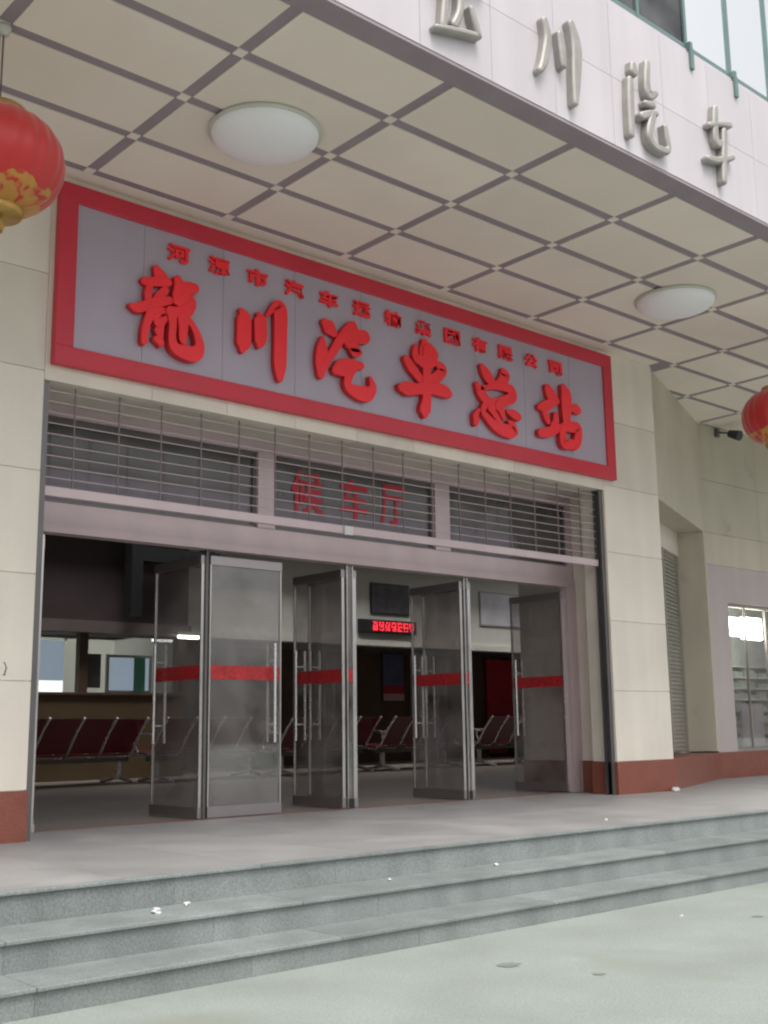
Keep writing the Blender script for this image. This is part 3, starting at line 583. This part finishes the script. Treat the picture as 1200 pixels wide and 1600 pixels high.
# ------------------------------------------------------------------ porch lamps and lanterns
def dome_lamp(x, y, lab):
    t = thing('ceiling_lamp', lab, 'lamp', (x, y, ZC), 0, 'round lamps on the porch ceiling')
    g = MB(); g.lathe([(0.0, 0.0), (0.44, -0.001), (0.45, -0.02), (0.44, -0.035), (0.0, -0.035)], n=48); o = g.build('lamp_base', 'hall_wall'); o.parent = t
    g = MB(); pr = [(0.425*math.cos(a*math.pi/2/9), -0.036-0.135*math.sin(a*math.pi/2/9)) for a in range(9)] + [(0.004, -0.172)]
    g.lathe(pr, n=48); o = g.build('lamp_shade', 'lamp_glass'); o.parent = t
    return t
dome_lamp(0.60, -2.43, 'white dome lamp on the porch ceiling, the large near one above the sign left')
dome_lamp(6.24, -2.37, 'white dome lamp on the porch ceiling, the far one beside the right pillar')
def lantern(x, y, zc, lab):
    t = thing('red_lantern', lab, 'lantern', (x, y, zc), 0, 'red festival lanterns under the porch')
    RX, RZ = 0.435, 0.345
    pr = [(RX*math.sin(a)**0.8, RZ*math.cos(a)) for a in [0.32+k*(math.pi-0.64)/22 for k in range(23)]]
    g = MB(); g.lathe(pr, n=96, rib=0.03, ribs=24); o = g.build('silk_cover', 'lantern_silk'); o.parent = t
    for s in (1, -1):
        g = MB(); z = s*RZ*math.cos(0.32); r = pr[0][0]+0.008
        g.lathe([(0.0, z+s*0.045), (r*0.96, z+s*0.045), (r, z+s*0.03), (r, z-s*0.02), (r*0.9, z-s*0.03)], n=32); o = g.build('end_cap', 'gold'); o.parent = t
    g = MB(); zb = -RZ*math.cos(0.32)-0.045
    for k in range(20):
        a = 2*math.pi*k/20; q = random.uniform(0.9, 1.1)
        g.tube([(0.055*math.cos(a), 0.055*math.sin(a), zb), (0.06*math.cos(a), 0.06*math.sin(a), zb-0.06), (0.05*math.cos(a), 0.05*math.sin(a), zb-0.10*q)], 0.007, 5)
    o = g.build('tassel', 'gold'); o.parent = t
    g = MB(); ztop = RZ*math.cos(0.32)+0.045; zh = ZC-zc
    g.tube([(0, 0, ztop-0.02), (0.0, 0, zh-0.06)], 0.006, 6); g.tube([(-0.06, 0, ztop), (-0.02, 0, ztop+0.25), (-0.03, 0, zh-0.06)], 0.005, 6)
    o = g.build('hanging_wire', 'dark_steel'); o.parent = t
    g = MB(); g.lathe([(0, -0.001), (0.05, -0.001), (0.05, -0.03), (0.03, -0.07), (0, -0.07)], c=(0, 0, zh), n=16); o = g.build('hook_plate', 'hall_wall'); o.parent = t
lantern(-1.545, -2.44, 4.49, 'red silk lantern with gold pattern hanging beside the left end of the sign')
lantern(8.16, -2.44, 4.43, 'red silk lantern hanging in front of the right wing wall')

# ------------------------------------------------------------------ the waiting hall
YB = 8.95
g = MB()
g.box(-3.2, -3.05, 0.14, 14.6, 0, 4.4); g.box(25.9, 26.05, 0.14, 14.6, 0, 4.4); g.box(-3.2, 26, 14.5, 14.65, 0, 4.4)
g.box(-3.05, -0.38, 0.3, 0.45, 0.0, 4.4)
g.box(8.0, 11.3, 0.9, 1.05, 0, 4.4); g.box(11.2, 26, 2.76, 2.9, 0, 4.4)
part(g.build('hall_wall', 'hall_wall'))
g = MB()
for (a, b2, c2, d) in ((-3.2, 8.0, 0.14, 5.4), (-3.2, 1.0, 5.4, 9.4), (1.0, 8.0, 8.3, 9.4), (7.0, 8.0, 9.4, 14.6), (-3.2, 7.0, 11.5, 14.6), (8.0, 26, 1.0, 5.4), (8.0, 26, 8.3, 14.6), (20.0, 26, 5.4, 8.3)): g.box(a, b2, c2, d, 4.4, 4.5)  # gaps over hall and office, out of view, added to let daylight in
part(g.build('hall_ceiling', 'hall_ceiling'))
g = MB(); g.box(6.9, 25.9, YB, YB+0.25, 2.50, 4.4); g.box(6.9, 25.9, YB-0.05, YB, 2.50, 2.62); part(g.build('upper_hall_wall', 'hall_wall'))
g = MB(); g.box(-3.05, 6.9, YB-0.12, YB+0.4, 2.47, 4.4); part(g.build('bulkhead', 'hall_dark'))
part(box('bulkhead_beam', 'beam_brown', -3.05, 6.9, YB-0.25, YB-0.121, 2.475, 2.68))
g = MB(); g.box(7.2, 14.2, 12.0, 12.15, 0, 2.6); g.box(14.2, 25.9, 12.0, 12.15, 0, 2.6); part(g.build('rear_wall', 'brown_wood'))
# ticket counter and the office behind it
tc_ = thing('ticket_counter', 'long ochre ticket counter with glazed office windows above it', 'counter', (2, YB, 0))
g = MB(); g.box(-3.0, 6.9, YB, YB+0.35, 0.0, 1.42); rel(g.build('counter_front', 'ochre'), tc_)
g = MB(); g.box(-3.0, 6.9, YB-0.06, YB+0.45, 1.421, 1.47, bev=0.006); rel(g.build('counter_top', 'brown_wood'), tc_)
for x in (-1.2, 1.9, 4.86, 6.82):
    g = MB(); g.box(x, x+0.16, YB+0.05, YB+0.2, 1.47, 2.47); rel(g.build('post', 'brown_wood'), tc_)
g = MB(); g.box(-3.0, 6.9, YB+0.11, YB+0.118, 1.47, 2.47); rel(g.build('counter_glass', 'clear_glass'), tc_)
g = MB(); g.box(-3.0, 6.95, 11.6, 11.7, 0, 2.6); g.box(6.9, 7.0, YB+0.4, 11.6, 0, 2.6); part(g.build('office_wall', 'hall_wall'))
def wall_window(x0, x1, z0, z1, lab, curtain=False):
    t = thing('office_window', lab, 'window', ((x0+x1)/2, 11.6, z0))
    g = MB()
    for (a, b2, c2, d) in ((x0, x1, z0, z0+0.05), (x0, x1, z1-0.05, z1), (x0, x0+0.05, z0, z1), (x1-0.05, x1, z0, z1)): g.box(a, b2, 11.54, 11.599, c2, d)
    rel(g.build('frame', 'hall_wall'), t)
    g = MB(); g.box(x0+0.05, x1-0.05, 11.57, 11.58, z0+0.05, z1-0.05); rel(g.build('pane', 'daylight_pane'), t)
    g = MB(); g.box(x0+0.05, x1-0.05, 11.562, 11.568, z0+0.10, z0+0.33); rel(g.build('lower_glow', 'bright_pane'), t)  # self-lit sheet added for the whiter daylight low in the window
    if curtain:
        g = MB(); n = 12
        for k in range(n): g.tube([(x1-0.38+k*0.028, 11.50+0.02*(k % 2), z0+0.05), (x1-0.38+k*0.028, 11.50+0.02*(k % 2), z1-0.06)], 0.02, 6)
        rel(g.build('curtain', 'green_curtain'), t)
emit('daylight_pane', (0.62, 0.74, 0.9), 0.30)  # pane glows by itself in place of daylight behind it
emit('bright_pane', (0.95, 0.98, 1.0), 1.1)
wall_window(4.95, 5.85, 1.45, 2.60, 'bright office window at the left end behind the ticket counter')
wall_window(6.9-0.0-0.0, 7.5, 1.5, 2.3, 'bluish office window with a green curtain behind the counter', True) if False else None
g = MB()
t = thing('service_window', 'bluish service window with a green curtain beside the counter posts', 'window', (5.9, YB+0.3, 1.48))
for (a, b2, c2, d) in ((5.50, 6.40, 1.471, 1.52), (5.50, 6.40, 2.10, 2.15), (5.50, 5.55, 1.52, 2.10), (6.35, 6.40, 1.52, 2.10)): g.box(a, b2, YB+0.28, YB+0.33, c2, d)
rel(g.build('frame', 'hall_wall'), t)
g = MB(); g.box(5.55, 6.35, YB+0.30, YB+0.306, 1.52, 2.10); rel(g.build('pane', 'daylight_pane'), t)
g = MB()
for k in range(9): g.tube([(6.04+k*0.024, YB+0.255-0.012*(k % 2), 1.50), (6.04+k*0.024, YB+0.255-0.012*(k % 2), 2.10)], 0.018, 6)
rel(g.build('curtain', 'green_curtain'), t)
o = box('wall_notice', ['poster_dark'], 4.98, 5.38, YB+0.27, YB+0.30, 1.56, 2.15); tag(o, 'dark framed notice between the counter post and the bluish window', 'notice')
t = thing('tube_lamp', 'short white fluorescent tube glowing above the counter', 'lamp', (6.8, YB-0.35, 2.48))
g = MB(); g.tube([(6.56, YB-0.35, 2.46), (6.98, YB-0.35, 2.46)], 0.028, 10); rel(g.build('tube', 'tube_light'), t)
g = MB(); g.box(6.53, 7.01, YB-0.38, YB-0.32, 2.492, 2.55); rel(g.build('lamp_housing', 'hall_wall'), t)
o = thing('hanging_pipe', 'black L-shaped pipe hanging in front of the dark bulkhead', 'pipe', (5.8, YB-0.5, 4.4))
g = MB(); g.box(5.40, 5.62, YB-0.7, YB-0.45, 2.75, 4.39); rel(g.build('drop_pipe', 'black_plastic'), o)
g = MB(); g.box(5.621, 7.2, YB-0.7, YB-0.45, 3.72, 3.98); g.box(6.9, 7.1, YB-0.69, YB-0.46, 3.981, 4.39); rel(g.build('cross_pipe', 'black_plastic'), o)

def poster(name, x0, x1, y, z0, z1, material, frame, lab, fw=0.03):
    g = MB(); g.box(x0, x1, y-0.03, y-0.001, z0, z1); o = g.build(name, frame); tag(o, lab, 'poster')
    g = MB(); g.box(x0+fw, x1-fw, y-0.036, y-0.0305, z0+fw, z1-fw); q = g.build('sheet', material); q.parent = o
    return o
poster('framed_picture', 11.4, 12.5, YB, 3.17, 3.83, 'poster_dark', 'black_plastic', 'dark framed picture hanging above the red display')
poster('framed_chart', 14.7, 16.75, YB, 3.07, 3.86, 'poster_pale', 'hall_ceiling', 'large pale framed chart on the upper hall wall')
o = poster('poster', 14.36, 15.1, 12.0, 1.42, 2.62, 'poster_blue', 'black_plastic', 'blue, red and pink poster on the brown rear wall')
g = MB(); g.box(14.39, 15.07, 11.955, 11.962, 1.62, 1.82); q = g.build('red_band', 'poster_red'); q.parent = o
g = MB(); g.box(14.39, 15.07, 11.955, 11.962, 1.45, 1.62); q = g.build('pink_band', 'poster_pink'); q.parent = o
box('rear_column', 'hall_wall', 15.32, 15.66, 11.7, 11.999, 0, 2.59)
rel(bpy.data.objects['rear_column'], bus)
o = box('ochre_door', 'ochre', 16.2, 17.0, 11.94, 11.999, 0.0, 1.95); rel(o, bus)
q = box('door_handle', 'chrome', 16.28, 16.32, 11.90, 11.939, 0.85, 1.0); q.parent = o
o = box('red_screen', 'poster_red', 18.0, 19.6, 11.9, 11.96, 0.1, 2.55); tag(o, 'tall deep red screen standing against the rear wall', 'screen')
for x in (18.05, 19.5): 
    q = box('screen_foot', 'black_plastic', x, x+0.05, 11.7, 11.899, 0.0, 0.1); q.parent = o
t = thing('loudspeaker', 'tall black loudspeaker cabinet standing in front of the red screen', 'loudspeaker', (18.5, 11.3, 0))
g = MB(); g.box(18.2, 18.62, 11.1, 11.45, 0.03, 1.05, bev=0.02); rel(g.build('cabinet', 'black_plastic'), t)
g = MB(); g.box(18.23, 18.59, 11.085, 11.099, 0.1, 0.98); rel(g.build('grille_cloth', 'dark_steel'), t)
# red dot-matrix display
t = thing('led_display', 'black display board showing a line of glowing red dots', 'display', (11.9, YB-0.1, 2.75))
g = MB(); g.box(11.05, 12.62, YB-0.12, YB-0.002, 2.76, 3.04, bev=0.01); rel(g.build('casing', 'black_plastic'), t)
g = MB(); random.seed(21)
for ch in range(7):
    for i in range(6):
        for j in range(8):
            edge = i in (0, 4) or j in (0, 3, 7)
            if i < 5 and random.random() < (0.78 if edge else 0.38):
                x = 11.38+ch*0.172+i*0.026; z = 2.815+j*0.023
                g.box(x, x+0.021, YB-0.1245, YB-0.1205, z, z+0.018)
rel(g.build('glowing_dots', 'led_red'), t)

# benches: four steel-framed seats on one beam, backs towards the doors
def bench():
    t = thing('waiting_bench', '', 'bench', (0, 0, 0), 0, 'rows of maroon waiting-hall benches')
    g = MB(); g.box(-1.12, 1.12, -0.03, 0.03, 0.30, 0.36); o = g.build('beam', 'dark_steel'); o.parent = t
    for k in range(4):
        x = -0.84+0.56*k
        prof = [(0.46, 0.44), (0.42, 0.455), (0.25, 0.43), (0.02, 0.40), (-0.06, 0.42)]
        g = MB()
        vs = [(x-0.255, y, z) for y, z in prof]+[(x+0.255, y, z) for y, z in prof]+[(x-0.255, y, z-0.02) for y, z in prof]+[(x+0.255, y, z-0.02) for y, z in prof]
        n = len(prof); fs = []
        for i in range(n-1): fs += [(i, i+1, n+i+1, n+i), (2*n+i, 3*n+i, 3*n+i+1, 2*n+i+1), (i, 2*n+i, 2*n+i+1, i+1), (n+i, n+i+1, 3*n+i+1, 3*n+i)]
        fs += [(0, n, 3*n, 2*n), (n-1, 3*n-1, 4*n-1, 2*n-1)]
        g.add(vs, fs); o = g.build('seat', 'maroon'); o.parent = t
        prof = [(-0.06, 0.43), (-0.15, 0.58), (-0.29, 0.78), (-0.37, 0.885), (-0.41, 0.895)]
        vs = [(x-0.255, y, z) for y, z in prof]+[(x+0.255, y, z) for y, z in prof]+[(x-0.255, y-0.02, z-0.005) for y, z in prof]+[(x+0.255, y-0.02, z-0.005) for y, z in prof]
        g = MB(); g.add(vs, fs); o = g.build('backrest', 'maroon'); o.parent = t
    for k in range(5):
        x = -1.12+0.56*k
        g = MB(); g.tube([(x, -0.425, 0.905), (x, -0.27, 0.72), (x, -0.10, 0.45), (x, 0.02, 0.36), (x, 0.40, 0.42)], 0.02, 8); o = g.build('side_frame', 'chrome'); o.parent = t
        g = MB(); g.tube([(x, -0.16, 0.64), (x, -0.02, 0.67), (x, 0.22, 0.665), (x, 0.29, 0.62), (x, 0.28, 0.52), (x, 0.20, 0.42)], 0.018, 8); o = g.build('armrest', 'chrome'); o.parent = t
    for k in range(4):
        x = -0.84+0.56*k
        g = MB(); g.tube([(x-0.13, -0.295, 0.925), (x+0.13, -0.295, 0.925)], 0.012, 6); 
    for x in (-0.95, 0.95):
        g = MB(); g.box(x-0.03, x+0.03, -0.03, 0.03, 0.06, 0.30); g.tube([(x, -0.36, 0.02), (x, -0.05, 0.075), (x, 0.05, 0.075), (x, 0.36, 0.02)], 0.024, 8)
        o = g.build('leg', 'chrome'); o.parent = t
    return t
b0 = bench()
spots = [(3.78, 7.25, 'maroon bench nearest the left opening, in front of the ochre counter'),
         (6.35, 7.35, 'maroon bench behind the leftmost glass leaf, right of the first bench'),
         (8.95, 7.55, 'maroon bench seen through the second open glass leaf'),
         (11.45, 7.7, 'maroon bench below the red display, its chrome end frame showing'),
         (14.3, 7.9, 'maroon bench behind the third open glass leaf')]
for i, (x, y, lab) in enumerate(spots):
    o = b0 if i == 0 else copy_tree(b0)
    o.location = (x, y, 0.0); o.scale = (1.12, 1.12, 1.12); o.rotation_euler = (0, 0, R(12)); o['label'] = lab

# ------------------------------------------------------------------ litter and stains
def scrap(x, y, z, s, lab, seed):
    random.seed(seed); bm = bmesh.new(); bmesh.ops.create_icosphere(bm, subdivisions=2, radius=s)
    for v in bm.verts: v.co *= random.uniform(0.6, 1.15); v.co.z = max(v.co.z*0.6+s*0.35, 0.0)
    me = bpy.data.meshes.new('paper_scrap'); bm.to_mesh(me); bm.free(); me.materials.append(MATS['paper'])
    o = bpy.data.objects.new('paper_scrap', me); C.objects.link(o); o.location = (x, y, z); o.rotation_euler = (0, 0, seed); tag(o, lab, 'litter', 'white paper scraps on the steps and porch')
scrap(-0.84, -3.475, -0.173, 0.035, 'crumpled white scrap on the second step, the biggest at left', 1)
scrap(-0.57, -3.36, -0.173, 0.024, 'small white scrap on the second step just right of the biggest', 2)
scrap(0.95, -3.40, -0.173, 0.016, 'tiny white scrap on the second step below the middle doors', 3)
scrap(2.01, -3.37, -0.173, 0.022, 'small white scrap on the second step right of centre', 4)
scrap(7.95, -0.80, 0.0, 0.055, 'white scrap on the porch at the foot of the right pillar', 5)
scrap(3.95, -2.85, 0.0, 0.016, 'tiny white scrap lying on the porch paving', 6)
scrap(2.55, -4.55, ZG, 0.016, 'tiny white scrap on the ground below the bottom step', 7)
def blot(x, y, rx, ry, seed, lab):
    random.seed(seed); n = 22; g = MB()
    pts = [(x+rx*math.cos(2*math.pi*k/n)*random.uniform(.45, 1.1), y+ry*math.sin(2*math.pi*k/n)*random.uniform(.6, 1.1), ZG+0.003) for k in range(n)]
    g.add(pts, [tuple(range(n))]); o = g.build('ground_stain', 'oil_stain'); o['kind'] = 'structure'; o['label'] = lab
blot(0.57, -4.80, 0.085, 0.06, 3, 'dark oily blot on the concrete'); blot(0.73, -5.29, 0.04, 0.035, 4, 'small dark blot on the concrete'); blot(2.9, -4.9, 0.05, 0.04, 5, 'faint blot on the concrete at right')
